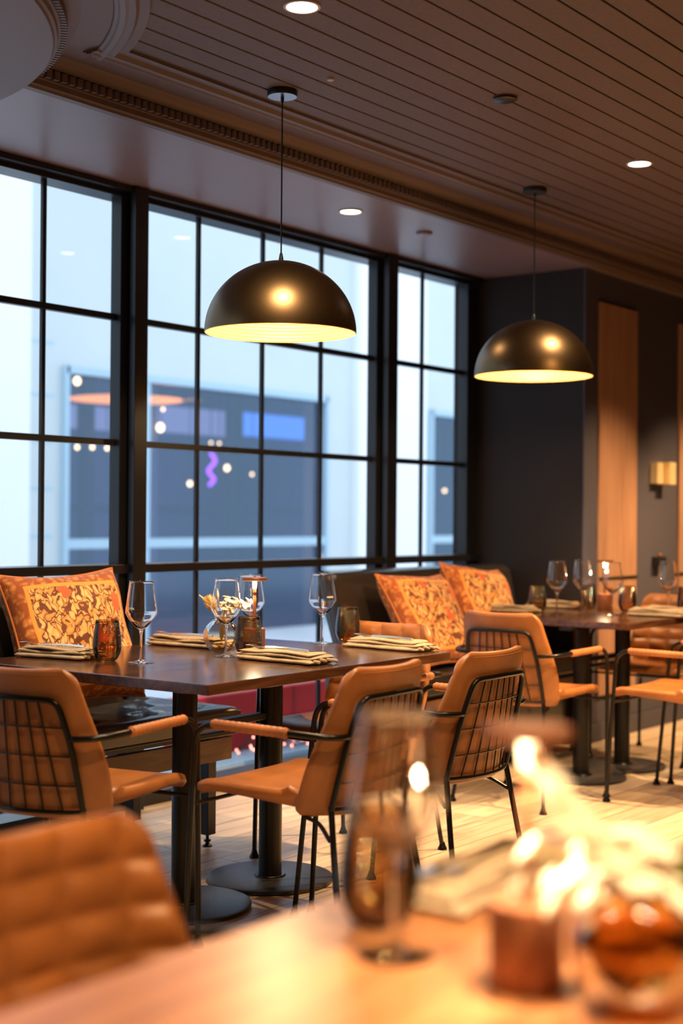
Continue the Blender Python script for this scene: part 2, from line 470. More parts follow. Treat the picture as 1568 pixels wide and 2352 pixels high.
# round bulkhead at the left, same mouldings swept round a circle
CC = (1.88, 3.94); CR = 1.18
mb = MB()
mb.lathe([(0.001, 2.589)] + [(CR + d, z - 0.0006) for d, z in pin[2:]], 160, (CC[0], CC[1], 0))
n = 120; k = len(pbd); vs = []
a0, a1 = -pi + 0.45, -0.43
for i in range(n + 1):
    a = a0 + (a1 - a0) * i / n
    vs += [(CC[0] + (CR + d) * cos(a), CC[1] + (CR + d) * sin(a), z) for d, z in pbd]
mb.add(vs, [(i * k + q, i * k + q + 1, (i + 1) * k + q + 1, (i + 1) * k + q) for i in range(n) for q in range(k - 1)])
mb.add([(CC[0] + (CR + d) * cos(a1), CC[1] + (CR + d) * sin(a1), z) for d, z in pbd] + [(CC[0] + (CR + 0.17) * cos(a1), CC[1] + (CR + 0.17) * sin(a1), 2.72)], [tuple(range(len(pbd) + 1))])
for i in range(170):
    a = -pi + i * pi / 170
    M = Matrix.Translation((CC[0] + (CR + 0.03) * cos(a), CC[1] + (CR + 0.03) * sin(a), 2.636)) @ Matrix.Rotation(a, 4, 'Z')
    mb.box(-0.012, 0.010, -0.0065, 0.0065, -0.013, 0.014, M)
struct(mb.build('trim_4', 'cornice_paint', smooth=True, ang=25))
# walls
struct(MB().box(6.927, 7.05, 3.62, 4.45, 0, ZS).build('wall_return', 'wall_dark'))
struct(MB().box(7.05, RX1, 3.62, 3.72, 0, ZS).build('wall_right', 'wall_grey'))
struct(MB().box(6.9275, 7.05, 3.612, 3.62, 0, ZS).build('trim_5', 'wall_grey'))
struct(MB().box(RX1, RX1 + 0.1, RY0, 3.72, 0, ZB + 0.1).build('wall_far', 'wall_back'))
struct(MB().box(RX0, RX1, RY0 - 0.1, RY0, 0, ZB + 0.1).build('wall_back', 'wall_back'))
struct(MB().box(RX0 - 0.1, RX0, RY0, 4.45, 0, ZB + 0.1).build('wall_left', 'wall_back'))
struct(MB().box(RX0, 0.60, 4.30, 4.42, 0, ZS).build('wall_window', 'wall_dark'))
struct(MB().box(7.0, RX1, 3.606, 3.62, 0, 0.10).build('baseboard_right', 'wall_grey', bevel=0.003))
# timber panels let into the grey wall
for n, (a, b_) in enumerate(((7.095, 7.565), (8.155, 8.62), (9.2, 9.67))):
    p = struct(MB().box(a, b_, 3.603, 3.62, 0.25, 2.425).build('trim_%d' % (6 + n), 'panel_wood', bevel=0.003))
    struct(MB().box(a, b_, 3.597, 3.603, 0.890, 0.905).build('trim_%d' % (16 + n), 'black_plastic'))
# window wall: black frame, posts, bars; panes
mb = MB()
WZ = [0.06, 1.02, 1.527, 2.047, 2.56]
posts = [(0.60, 0.68), (2.31, 2.43), (4.125, 4.24), (5.935, 6.06), (6.81, 6.927)]
for a, b_ in posts:
    mb.box(a, b_, 4.285, 4.345, 0, ZS)
    if b_ < 6.5: mb.box(a + 0.035, b_ - 0.005, 4.235, 4.27, 0, ZS)
mb.box(0.60, 6.927, 4.29, 4.40, 2.545, ZS)
mb.box(0.60, 6.927, 4.25, 4.29, 2.565, ZS)
mb.box(0.60, 6.927, 4.262, 4.40, 0.985, 1.022)
mb.box(0.60, 6.927, 4.27, 4.40, 0, 0.055)
bars = [1.1, 1.54, 1.98, 2.88, 3.30, 3.745, 4.635, 5.075, 5.52, 6.41]
for x in bars: mb.box(x - 0.0095, x + 0.0095, 4.318, 4.336, 0, 2.56)
for z in WZ[2:4]: mb.box(0.60, 6.927, 4.312, 4.340, z - 0.0135, z + 0.0135)
win = struct(mb.build('window_1', 'frame_black', bevel=0.002))
edges = sorted([0.60, 6.90] + bars + [p[0] for p in posts[1:4]] + [p[1] for p in posts[1:4]])
glz = MB().add([(0.62, WY, 0.04), (6.88, WY, 0.04), (6.88, WY, 2.57), (0.62, WY, 2.57)], [(0, 1, 2, 3)]).build('pane', 'pane', win)
struct(glz)

# ================================================================== CEILING FITTINGS
def downlight(x, y, z, label, on=True, r=0.054, power=14):
    t = thing('recessed_downlight', label, 'ceiling light', (x, y, z))
    MB().lathe([(r, 0.004), (r, -0.004), (r - 0.008, -0.005), (r - 0.011, 0.0), (r - 0.012, 0.004)], 40).build('trim_ring', 'trim_white', t, True)
    MB().lathe([(r - 0.010, 0.0), (0.0005, -0.001)], 40).build('diffuser', 'downlight' if on else 'trim_white', t, True)
    if on: spot('downlight_beam', (x, y, z - 0.012), (x, y, 0), power, 130, 0.9, (1.0, 0.72, 0.42), 0.035)
    return t
downlight(3.195, 2.583, 2.70, 'lit recessed downlight in the board ceiling at the top edge, left of centre', power=120)
downlight(5.427, 2.585, 2.70, 'lit recessed downlight in the board ceiling on the right, above the far pendant', power=60)
downlight(5.068, 3.809, 2.59, 'lit recessed downlight in the smooth soffit over the window', power=14)
t = thing('ceiling_sensor', 'small unlit white disc on the soffit, right of the soffit downlight', 'sensor', (5.648, 3.804, 2.59))
MB().lathe([(0.038, 0.0), (0.038, -0.008), (0.030, -0.012), (0.0005, -0.012)], 32).build('cover', 'soffit_paint', t, True)
t = thing('smoke_detector', 'flat black round detector on the board ceiling between the two pendants', 'smoke detector', (4.305, 2.562, 2.70))
MB().lathe([(0.042, 0.0), (0.042, -0.010), (0.036, -0.014), (0.0005, -0.014)], 32).build('housing', 'black_plastic', t, True)
MB().lathe([(0.045, 0.0), (0.045, -0.003), (0.040, -0.003)], 32).build('rim', 'copper', t, True)
t = MB().lathe([(0.012, 0.0), (0.012, -0.006), (0.0005, -0.012)], 16, (3.78, 2.93, 2.70)).build('sprinkler_cap', 'trim_white', None, True)
tag(t, 'tiny pale sprinkler cap on the board ceiling left of the near pendant canopy', 'sprinkler')

def make_pendant(x, y, label):
    t = thing('pendant_lamp', label, 'pendant lamp', (x, y, 2.70), 0, 'black dome pendants over the window tables')
    cn = MB().lathe([(0.0505, 0.0), (0.052, -0.004), (0.052, -0.019), (0.050, -0.022), (0.001, -0.022)], 40).build('canopy', 'black_plastic', t, True)
    MB().lathe([(0.0505, -0.0222), (0.001, -0.0226)], 40).build('canopy_plate', 'canopy_metal', cn, True)
    MB().lathe([(0.006, -0.022), (0.006, -0.034), (0.0035, -0.042)], 14).build('cord_grip', 'black_plastic', t, True)
    MB().tube([(0, 0, -0.03), (0, 0, -0.57)], 0.0027, 8, False).build('cord', 'black_plastic', t, True)
    # dome: rim z -0.84, radius .263, height .245
    R, H, z0 = 0.263, 0.248, -0.84
    out = [(R * cos(a), z0 + H * sin(a)) for a in [pi / 2 * i / 30 for i in range(30)]] + [(0.012, z0 + H)]
    sh = MB().lathe(out, 72).build('shade', 'shade_outer', t, True)
    inn = []
    for i in range(300):
        a = pi / 2 * i / 300
        rr = R - 0.004 - 0.0042 * abs(sin(a * 62))
        inn.append((rr * cos(a), z0 + (H - 0.006) * sin(a)))
    MB().lathe([(R, z0), (R - 0.003, z0 - 0.002)] + inn, 72).build('shade_lining', 'shade_inner', sh, True, ang=60)
    MB().lathe([(0.009, z0 + H - 0.002), (0.008, z0 + H + 0.010), (0.005, z0 + H + 0.026), (0.003, z0 + H + 0.03)], 14).build('cap', 'black_plastic', t, True)
    MB().lathe([(0.016, z0 + H - 0.01), (0.018, z0 + H - 0.06), (0.015, z0 + H - 0.065)], 16).build('socket', 'black_plastic', t, True)
    MB().tube([(0, 0, z0 + H - 0.06), (0, 0, z0 + 0.075)], 0.012, 12, False).build('socket_tube', 'black_plastic', t, True)
    MB().ball((0, 0, z0 + 0.066), 0.028, 16).build('bulb', 'bulb', t, True)
    return t
pd1 = make_pendant(3.79, 3.148, 'large black dome pendant over the near table, in front of the window')
pd2 = dup(pd1, (5.566, 3.156, 2.70), 0, 'black dome pendant over the far table, in front of the dark wall')
for x, y in ((3.79, 3.148), (5.566, 3.156)):
    point('pendant_light', (x, y, 1.915), 28, (1.0, 0.68, 0.36), 0.034)

# ================================================================== WALL FITTINGS
t = thing('wall_sconce', 'brass two-block wall light on the grey wall between timber panels', 'wall light', (7.86, 3.62, 1.50))
MB().box(-0.09, -0.01, -0.05, 0, -0.062, 0.062).build('back_block', 'gold', t, bevel=0.004)
MB().box(0.0, 0.09, -0.085, 0, -0.066, 0.066).build('front_block', 'gold', t, bevel=0.004)
MB().box(-0.012, 0.004, -0.045, 0, -0.05, 0.05).build('bracket', 'black_plastic', t)
t = thing('wall_thermostat', 'small black round fitting low on the grey wall above the right wine glass', 'wall fitting', (7.85, 3.62, 0.985))
Mx = Matrix.Rotation(pi / 2, 4, 'X')
MB().box(-0.05, 0.05, -0.05, 0, -0.03, 0.022).build('body', 'black_plastic', t, bevel=0.004)
MB().ball((0, -0.03, 0.03), 0.012, 12).build('button', 'copper', t, True)

# ================================================================== CHAIR
def smooth01(x): x = max(0, min(1, x)); return x * x * (3 - 2 * x)
def back_hw(v):
    z = 0.432 + 0.393 * v
    hw = 0.200 + 0.016 * smooth01(v / 0.35) - 0.026 * smooth01((v - 0.35) / 0.65)
    r = 0.055
    if z > 0.825 - r:
        q = min(1, (z - (0.825 - r)) / r); hw -= r * (1 - sqrt(max(0, 1 - q * q)))
    if v < 0.1:
        q = (0.1 - v) / 0.1; hw -= 0.034 * (1 - sqrt(max(0, 1 - q * q)))
    return hw
def back_y(u, v):
    return -0.232 - 0.056 * v + u * u * (0.048 * (1 - v) + 0.022)
def back_mid(u, v):
    z = 0.432 + 0.393 * v
    return Vector((u * back_hw(v), back_y(u, v) + 0.064 * (1 - v) ** 1.1 * u ** 6, z + 0.004 * (u * u) * v))
def yb(x, z):
    v = max(0, min(1, (z - 0.432) / 0.393)); u = x / 0.21
    return back_y(u, v)
def seat_mid(u, v):
    hw = 0.200 + 0.026 * smooth01(v / 0.6)
    if v > 0.93: hw -= 0.02 * ((v - 0.93) / 0.07) ** 2
    z = 0.436 + 0.044 * v ** 1.2
    if v > 0.86: z -= 0.022 * ((v - 0.86) / 0.14) ** 2
    z += (abs(u) ** 4) * 0.060 * (1 - v) ** 0.8
    if v < 0.15: z += 0.012 * ((0.15 - v) / 0.15) ** 2
    return Vector((u * hw, -0.216 + 0.442 * v + (u * u * 0.066 + 0.060 * u ** 6) * (1 - v) ** 2, z))
def remap(i, n):  # denser near the ends
    t = i / n * 2 - 1
    return t if False else (sin(t * pi / 2) * 0.35 + t * 0.65)
def shell(fn, nu, nv, th, quilt=False, flip=1):
    def pt(u, v, side):
        e = 0.004
        p = fn(u, v)
        du = fn(min(1, u + e), v) - fn(max(-1, u - e), v)
        dv = fn(u, min(1, v + e)) - fn(u, max(0, v - e))
        if du.length < 1e-7: du = Vector((1, 0, 0))
        nn = du.cross(dv).normalized() * flip
        def ed(t): return sqrt(max(0.0, 1 - ((t - 0.93) / 0.07) ** 2)) if t > 0.93 else 1.0
        s = min(ed(abs(u)), ed(abs(2 * v - 1)))
        off = th / 2 * s
        if quilt and side > 0:
            a = abs(sin(pi * (p.x + 0.0465) / 0.093)); b = abs(sin(pi * (0.822 - p.z) / 0.058))
            off += 0.0135 * ((a ** 0.5) * (b ** 0.5) - 0.6) * s
        return p + nn * off * side
    mb = MB()
    for side in (1, -1):
        vs = []; fs = []
        for i in range(nu + 1):
            u = remap(i, nu)
            for j in range(nv + 1):
                v = (remap(j, nv) + 1) / 2
                vs.append(pt(u, v, side))
        k = nv + 1
        for i in range(nu):
            for j in range(nv):
                fs.append((i * k + j, (i + 1) * k + j, (i + 1) * k + j + 1, i * k + j + 1))
        mb.add(vs, fs)
    return mb
def glide(mb, x, y):
    mb.lathe([(0.0005, 0.030), (0.009, 0.028), (0.011, 0.020), (0.013, 0.014), (0.0175, 0.006), (0.0175, 0.0), (0.0005, 0.0)], 16, (x, y, 0))
def make_chair():
    t = thing('dining_armchair', '', 'chair', (0, 0, 0), 0, 'cognac leather armchairs around the tables')
    # back front normal must face +Y : du x dv = X x Z = -Y -> flip
    bk = shell(back_mid, 66, 70, 0.028, True, -1).build('backrest', 'leather', t, True, ang=70)
    st = shell(seat_mid, 34, 34, 0.034, False, 1).build('seat', 'leather', t, True, ang=70)
    # stitched hem round the back edge
    loop = []
    for i in range(0, 41):
        v = 0.04 + 0.90 * i / 40; loop.append(back_mid(-0.965, v) + Vector((0, -0.008, 0)))
    for i in range(1, 20):
        loop.append(back_mid(-0.93 + 1.86 * i / 20, 0.965) + Vector((0, -0.0135, 0)))
    for i in range(0, 41):
        v = 0.94 - 0.90 * i / 40; loop.append(back_mid(0.965, v) + Vector((0, -0.008, 0)))
    MB().tube(loop, 0.0016, 6, False).build('hem_seam', 'wrap', bk, True)
    off = 0.025
    def fp(x, z): return Vector((x, yb(x, z) - off, z))
    path = [fp(-0.178, 0.45), fp(-0.176, 0.52), fp(-0.170, 0.62), fp(-0.158, 0.70), fp(-0.148, 0.733), fp(-0.132, 0.746), fp(-0.11, 0.749), fp(-0.06, 0.750), fp(0, 0.751)]
    path = path + [Vector((-p.x, p.y, p.z)) for p in path[:-1]][::-1]
    fr = MB().tube(path, 0.0085, 10)
    fr.tube([fp(x, 0.452) for x in (-0.178, -0.13, -0.07, 0, 0.07, 0.13, 0.178)], 0.006, 8)
    fr.build('back_frame', 'black_metal', t, True)
    wg = MB()
    for i in range(6):
        x = -0.122 + 0.244 * i / 5
        wg.tube([fp(x * (1.04 - 0.08 * q), z) + Vector((0, 0.006, 0)) for q, z in enumerate((0.452, 0.52, 0.60, 0.68, 0.750))], 0.0026, 6)
    for z, w_ in ((0.522, 0.176), (0.600, 0.171), (0.676, 0.162)):
        wg.tube([fp(x * w_, z) + Vector((0, 0.004, 0)) for x in (-1, -0.66, -0.33, 0, 0.33, 0.66, 1)], 0.0026, 6)
    wg.build('wire_grid', 'wire', t, True)
    for s in (-1, 1):
        kn = fp(0.178 * s, 0.45)
        lg = MB().tube([kn + Vector((0, 0, 0.012)), kn, kn + Vector((0.004 * s, -0.006, -0.03)), (0.200 * s, -0.244, 0.25), (0.222 * s, -0.285, 0.02)], 0.0085, 10).build('leg', 'black_metal', t, True)
        g = MB(); glide(g, 0.223 * s, -0.287); g.build('foot_glide', 'black_metal', lg, True)
        lg = MB().tube([(0.276 * s, 0.105, 0.661), (0.277 * s, 0.135, 0.656), (0.278 * s, 0.160, 0.638), (0.278 * s, 0.172, 0.610), (0.2765 * s, 0.178, 0.56), (0.266 * s, 0.202, 0.30), (0.254 * s, 0.225, 0.02)], 0.0085, 10).build('leg', 'black_metal', t, True)
        g = MB(); glide(g, 0.253 * s, 0.226); g.build('foot_glide', 'black_metal', lg, True)
        aj = fp(0.168 * s, 0.648)
        MB().tube([aj, (0.200 * s, aj.y + 0.002, 0.650), (0.235 * s, aj.y + 0.022, 0.652), (0.258 * s, -0.190, 0.655), (0.268 * s, -0.10, 0.658), (0.276 * s, 0.107, 0.661)], 0.0085, 10).build('arm', 'black_metal', t, True)
        n = 110
        def rw(q, n=n): return 0.0130 + 0.0013 * abs(sin(q * pi * 13)) if 0.02 < q < 0.98 else 0.0105
        pts = [Vector(((0.2665 + 0.009 * i / n) * s, -0.135 + 0.250 * i / n, 0.6572 + 0.004 * i / n)) for i in range(n + 1)]
        MB().tube(pts, rw, 14, False).build('arm_wrap', 'wrap', t, True)
    uf = MB()
    uf.tube([(-0.270, 0.192, 0.436), (-0.2, 0.185, 0.436), (0.2, 0.185, 0.436), (0.270, 0.192, 0.436)], 0.006, 8, False)
    rb = MB()
    for s in (-1, 1): rb.tube([(0.140 * s, -0.10, 0.414), (0.160 * s, -0.16, 0.405), (0.188 * s, -0.215, 0.372)], 0.006, 8)
    rb.tube([(-0.140, -0.10, 0.414), (0.140, -0.10, 0.414)], 0.0055, 8, False)
    rb.build('rear_brace', 'black_metal', t, True)
    uf.build('seat_frame', 'black_metal', t, True)
    return t
ch = make_chair()
ch.location = (3.137, 2.498, 0); ch.rotation_euler = (0, 0, radians(2.5))
ch['label'] = 'tan armchair in the centre, seen from behind, its left arm reaching the near table corner'
dup(ch, (3.704, 2.501, 0), radians(1.6), 'tan armchair seen from behind, right of the central chair at the near table')
dup(ch, (2.711, 2.969, 0), radians(-79.5), 'tan leather armchair at the left end of the near table, cut by the photo edge')
dup(ch, (4.122, 3.086, 0), radians(92), 'tan leather armchair with quilted front showing, at the right end of the near table')
dup(ch, (5.491, 3.113, 0), radians(-90), 'tan leather armchair with its wire back towards us, left end of the far table')
dup(ch, (5.873, 2.585, 0), radians(0), 'tan armchair before the far table, its seat cut by the right photo edge')
dup(ch, (6.446, 2.545, 0), radians(0), 'tan leather armchair at the far right, only its arm and front leg in view')
dup(ch, (6.84, 3.15, 0), radians(90), 'tan leather armchair with quilted front beyond the far table legs')
dup(ch, (1.185, 1.11, 0), radians(180), 'blurred tan quilted armchair in the bottom left foreground')

# ================================================================== TABLES
def make_table(loc, rz, label, ped, wood_='table_top', L=1.29, Wd=1.03):
    t = thing('dining_table', label, 'table', loc, rz)
    top = MB().box(0, L, 0, Wd, 0.718, 0.75).build('tabletop', wood_, t, bevel=0.003)
    for (px, py) in ped:
        b = MB().lathe([(0.0005, 0.016), (0.205, 0.016), (0.213, 0.013), (0.213, 0.003), (0.208, 0.0), (0.0005, 0.0)], 64, (px, py, 0)).build('base_disc', 'disc_metal', t, True)
        MB().lathe([(0.040, 0.022), (0.050, 0.022), (0.053, 0.018), (0.053, 0.015)], 32, (px, py, 0)).build('collar', 'black_metal', b, True)
        MB().lathe([(0.039, 0.016), (0.039, 0.71)], 32, (px, py, 0)).build('column', 'black_metal', t, True, ang=80)
        MB().box(px - 0.16, px + 0.16, py - 0.03, py + 0.03, 0.705, 0.718).build('top_plate', 'black_metal', t)
    (ax, ay), (bx, by) = ped
    MB().box(ax, bx, ay - 0.018, ay + 0.018, 0.545, 0.568).box(ax, bx, ay - 0.012, ay + 0.012, 0.515, 0.532).build('stretcher', 'black_metal', t, bevel=0.003)
    return t
make_table((2.955, 2.705, 0), radians(1.2), 'dark walnut table for two pedestals in the middle, set with glasses under the near pendant', [(0.31, 0.37), (0.735, 0.365)])
make_table((5.955, 2.878, 0), radians(-1), 'dark walnut pedestal table on the right under the far pendant', [(0.10, 0.29), (0.51, 0.285)], L=0.95)
def local_T2(x, y): return (x, y)
make_table((0.25, 0.04, 0), 0, 'blurred light brown table in the foreground holding the nearest lamp', [(0.5, 0.5), (1.2, 0.5)], 'table_top_oak', 1.70, 1.03)

# ================================================================== BANQUETTES
def tufted(x0, x1, y0, y1, z0, z1, sp=0.27):
    """seat cushion with button tufts"""
    nx = int((x1 - x0) / 0.018); ny = int((y1 - y0) / 0.018)
    bt = []
    r = 0; yy = y0 + 0.13
    while yy < y1 - 0.03:
        xx = x0 + 0.13 + (sp / 2 if r % 2 else 0)
        while xx < x1 - 0.05: bt.append((xx, yy)); xx += sp
        yy += 0.165; r += 1
    mb = MB()
    def f(a, b):
        x = x0 + (x1 - x0) * a; y = y0 + (y1 - y0) * b
        e = min(x - x0, x1 - x, y - y0, y1 - y)
        z = z1 - 0.018 * (1 - min(1, e / 0.03)) ** 2
        for (bx, by) in bt:
            d = sqrt((x - bx) ** 2 + (y - by) ** 2)
            z -= 0.024 * math.exp(-(d / 0.035) ** 2)
            # creases running out from each button
            for k in range(4):
                an = pi / 4 + k * pi / 2
                dx, dy = x - bx, y - by
                al = dx * cos(an) + dy * sin(an); pe = -dx * sin(an) + dy * cos(an)
                if 0 < al < 0.15: z -= 0.009 * (1 - al / 0.15) * math.exp(-(pe / 0.009) ** 2)
        return (x, y, z)
    mb.grid(f, nx, ny)
    def side(fx):
        mb.grid(lambda a, b: fx(a, b), 60 if True else 1, 6)
    def blend(p, b):
        return (p[0], p[1], p[2] * b + z0 * (1 - b))
    mb.grid(lambda a, b: blend(f(a, 0), b), nx, 4)
    mb.grid(lambda a, b: blend(f(a, 1), b), nx, 4)
    mb.grid(lambda a, b: blend(f(0, a), b), ny, 4)
    mb.grid(lambda a, b: blend(f(1, a), b), ny, 4)
    return mb
def make_bench(x0, x1, bx0, bx1, label, y0=3.53, y1=4.05, solid=False):
    t = thing('banquette', label, 'bench', (0, 0, 0), 0)
    st = tufted(x0, x1, y0, y1, 0.425, 0.512).build('seat_cushion', 'black_leather', t, True, ang=60)
    mb = MB()
    for z in (0.507,): mb.tube([(x0 + 0.01, y0 - 0.001, 0.430), (x1 - 0.005, y0 - 0.001, 0.430)], 0.004, 6, False)
    mb.build('piping', 'black_leather', st, True)
    MB().box(x0 + 0.01, x1 - 0.015, y0 + 0.03, y1, 0.405, 0.425).build('seat_board', 'black_metal', t)
    MB().box(x0 + 0.01, x1 - 0.03, y0 + 0.02, y0 + 0.045, 0.315, 0.400).build('apron', 'bench_wood', t, bevel=0.003)
    for lx in (x0 + 0.13, x1 - 0.13):
        for ly in (y0 + 0.05, y1 - 0.08):
            lg = MB().box(lx - 0.022, lx + 0.022, ly - 0.022, ly + 0.022, 0.045, 0.405).build('leg', 'black_metal', t, bevel=0.002)
            MB().lathe([(0.006, 0.05), (0.006, 0.028), (0.013, 0.026), (0.013, 0.018), (0.006, 0.016), (0.009, 0.010), (0.018, 0.004), (0.018, 0), (0.0005, 0)], 16, (lx, ly, 0)).build('leveling_foot', 'black_metal', lg, True)
    # leaning back pad
    mb = MB()
    def f(a, b):
        z = 0.44 + 0.535 * b
        yf = 3.93 + 0.10 * b
        x = (bx0 - 0.0) + (bx1 - bx0) * a
        if a < 0.5: x += (1 - b) * 0.10 * (1 if bx0 > 4.5 else 0)
        else: x += (1 - b) * 0.07 * (1 if bx1 < 4.5 else 0)
        return x, yf, z
    fr_, bk_ = [], []
    n = 24
    def q(a, b, s):
        x, yf, z = f(a, b)
        e = min(a * (bx1 - bx0), (1 - a) * (bx1 - bx0), (1 - b) * 0.54, b * 0.54)
        d = 0.055 * sqrt(max(0, 1 - (1 - min(1, e / 0.03)) ** 2))
        return (x, yf + 0.055 + s * d, z)
    A = 60; mb.grid(lambda a, b: q(a, b, -1), A, n); mb.grid(lambda a, b: q(a, b, 1), A, n)
    bk = mb.build('back_cushion', 'black_leather', t, True, ang=60)
    e = 0.0 if bx0 > 4.5 else 1.0
    MB().tube([Vector(q(e, b, -1)) + Vector((0, 0.03, 0)) for b in (0.03, 0.3, 0.6, 0.9, 0.99)], 0.005, 6).build('piping', 'black_leather', bk, True)
    MB().box(bx0 + 0.12, bx1 - 0.06, 4.06, 4.075, 0.40, 0.90).build('back_support', 'black_metal', t)
    if solid:
        MB().box(x0 + 0.02, x1 - 0.02, y0 + 0.06, y1, 0.05, 0.404).build('plinth', 'black_leather', t, bevel=0.004)
    return t
make_bench(1.9, 4.04, 1.9, 3.80, 'black buttoned leather bench with padded back behind the near table')
make_bench(5.22, 6.88, 5.22, 6.88, 'black padded banquette in the window corner holding two cushions', solid=True)

# cushions
def pillow_mesh(hw, hh, T):
    mb = MB(); n = 44
    def f(u, v, s):
        # pinched corners
        X = hw * u * (1 - 0.10 * (1 - v * v) * abs(u) ** 3) ; Y = hh * v * (1 - 0.10 * (1 - u * u) * abs(v) ** 3)
        h = (max(0, (1 - u ** 4)) ** 0.55) * (max(0, (1 - v ** 4)) ** 0.55)
        h *= (1 + 0.07 * sin(5 * u + 2 * v + s) + 0.06 * sin(7 * v - 3 * u))
        return (X, Y, s * T * h)
    for s in (1, -1): mb.grid(lambda a, b: f(a * 2 - 1, b * 2 - 1, s), n, n)
    return mb
def make_pillow(loc, ax, ay, label):
    """ax = direction of the width, ay = up direction along the face"""
    ax = Vector(ax).normalized(); az = ax.cross(Vector(ay)).normalized(); ay = az.cross(ax)
    t = thing('throw_cushion', label, 'cushion', (0, 0, 0), 0, 'orange leaf print cushions on the banquettes')
    t.matrix_world = Matrix(((ax.x, ay.x, az.x, loc[0]), (ax.y, ay.y, az.y, loc[1]), (ax.z, ay.z, az.z, loc[2]), (0, 0, 0, 1)))
    c = pillow_mesh(0.28, 0.25, 0.085).build('cover', 'pillow_print', t, True, ang=80)
    lp = []
    for i in range(40): u = -1 + 2 * i / 40; lp.append((0.28 * u, -0.25 * (1 - 0.10 * (1 - u * u)), 0))
    for i in range(40): v = -1 + 2 * i / 40; lp.append((0.28 * (1 - 0.10 * (1 - v * v)), 0.25 * v, 0))
    for i in range(40): u = 1 - 2 * i / 40; lp.append((0.28 * u, 0.25 * (1 - 0.10 * (1 - u * u)), 0))
    for i in range(40): v = 1 - 2 * i / 40; lp.append((-0.28 * (1 - 0.10 * (1 - v * v)), 0.25 * v, 0))
    MB().tube(lp, 0.004, 6, False, True).build('piping', 'piping', t, True)
    return t
make_pillow((3.475, 3.84, 0.785), (1, 0.02, 0.02), (0.0, 0.36, 1), 'orange leaf print cushion leaning on the near bench, behind the left tumbler')
make_pillow((5.70, 3.79, 0.735), (1, 0.0, -0.03), (0.0, 0.60, 1), 'orange leaf print cushion tilted on the corner banquette, nearer one of the pair')
make_pillow((6.32, 3.86, 0.75), (1, -0.02, -0.10), (0.1, 0.50, 1), 'orange leaf print cushion on the corner banquette, right one of the pair, partly hidden')

# ================================================================== TABLEWARE
TZ = 0.7505
def text_mesh(txt, size, mat, parent, M):
    cu = bpy.data.curves.new('lettering', 'FONT'); cu.body = txt; cu.size = size; cu.extrude = 0.0002; cu.align_x = 'CENTER'
    o = bpy.data.objects.new('lettering', cu); COL.objects.link(o)
    dg = bpy.context.evaluated_depsgraph_get()
    me = bpy.data.meshes.new_from_object(o.evaluated_get(dg))
    bpy.data.objects.remove(o)
    me.materials.clear(); me.materials.append(MAT[mat])
    return me
def make_wine(loc, label, group, rz=0):
    t = thing('wine_glass', label, 'wine glass', loc, rz, group)
    ks = 1.055
    pr = [(0.0042, 0.098), (0.010, 0.102), (0.020, 0.110), (0.033, 0.124), (0.043, 0.137), (0.0495, 0.147), (0.0512, 0.154), (0.0500, 0.166), (0.0475, 0.184), (0.0445, 0.205), (0.0410, 0.228), (0.0388, 0.246), (0.0392, 0.2485), (0.0384, 0.2485)]
    sm = [Vector((r, 0, z)) for r, z in pr]
    sm = [(p.x, p.z) for p in catmull(sm[:12], 4)] + pr[12:]
    sm = [(a, b * ks) for a, b in sm]
    inn = [(max(0.0005, a - 0.0011), b + (0.006 * max(0.0, 1 - (b - 0.103) / 0.03)) + 0.0008) for a, b in sm if b > 0.106][:-2]
    bw = MB().lathe([(0.0003, 0.1035)] + sm[:-2] + inn[::-1] + [(0.0003, inn[0][1])], 56).build('bowl', 'glass_solid', t, True, ang=80)
    MB().tube([(0.0388 * cos(a), 0.0388 * sin(a), 0.2485 * ks) for a in [2 * pi * i / 40 for i in range(40)]], 0.0007, 6, False, True).build('rim', 'glass_solid', bw, True)
    MB().lathe([(0.0005, 0.109), (0.009, 0.1075), (0.0062, 0.099), (0.0045, 0.084), (0.0040, 0.050), (0.0043, 0.022), (0.0065, 0.010)], 20).build('stem', 'glass_solid', t, True, ang=80)
    MB().lathe([(0.0065, 0.010), (0.012, 0.0065), (0.025, 0.0035), (0.041, 0.0015), (0.0425, 0.0005), (0.041, 0.0), (0.0005, 0.0)], 48).build('foot', 'glass_solid', t, True, ang=80)
    return t
def make_tumbler(loc, label, group):
    t = thing('amber_tumbler', label, 'tumbler', loc, 0, group)
    pr = []
    base = [(0.026, 0.003), (0.031, 0.006), (0.0365, 0.016), (0.0415, 0.030), (0.0435, 0.044), (0.0435, 0.058), (0.0420, 0.078), (0.0395, 0.098), (0.0365, 0.118), (0.0350, 0.132)]
    for p in catmull([Vector((r, 0, z)) for r, z in base], 24):
        r = p.x * 1.07
        if 0.045 < p.z < 0.122: r += 0.0009 * sin(p.z * 2 * pi / 0.0046)
        pr.append((r, p.z))
    gl = MB().lathe(pr, 56).build('glass_wall', 'amber_glass', t, True, ang=80)
    MB().tube([(0.0375 * cos(a), 0.0375 * sin(a), 0.132) for a in [2 * pi * i / 40 for i in range(40)]], 0.0008, 6, False, True).build('rim', 'amber_solid', gl, True)
    MB().lathe([(0.0005, 0.010), (0.026, 0.010), (0.031, 0.008), (0.0305, 0.004), (0.026, 0.0), (0.0005, 0.0)], 40).build('glass_base', 'amber_solid', t, True, ang=80)
    return t
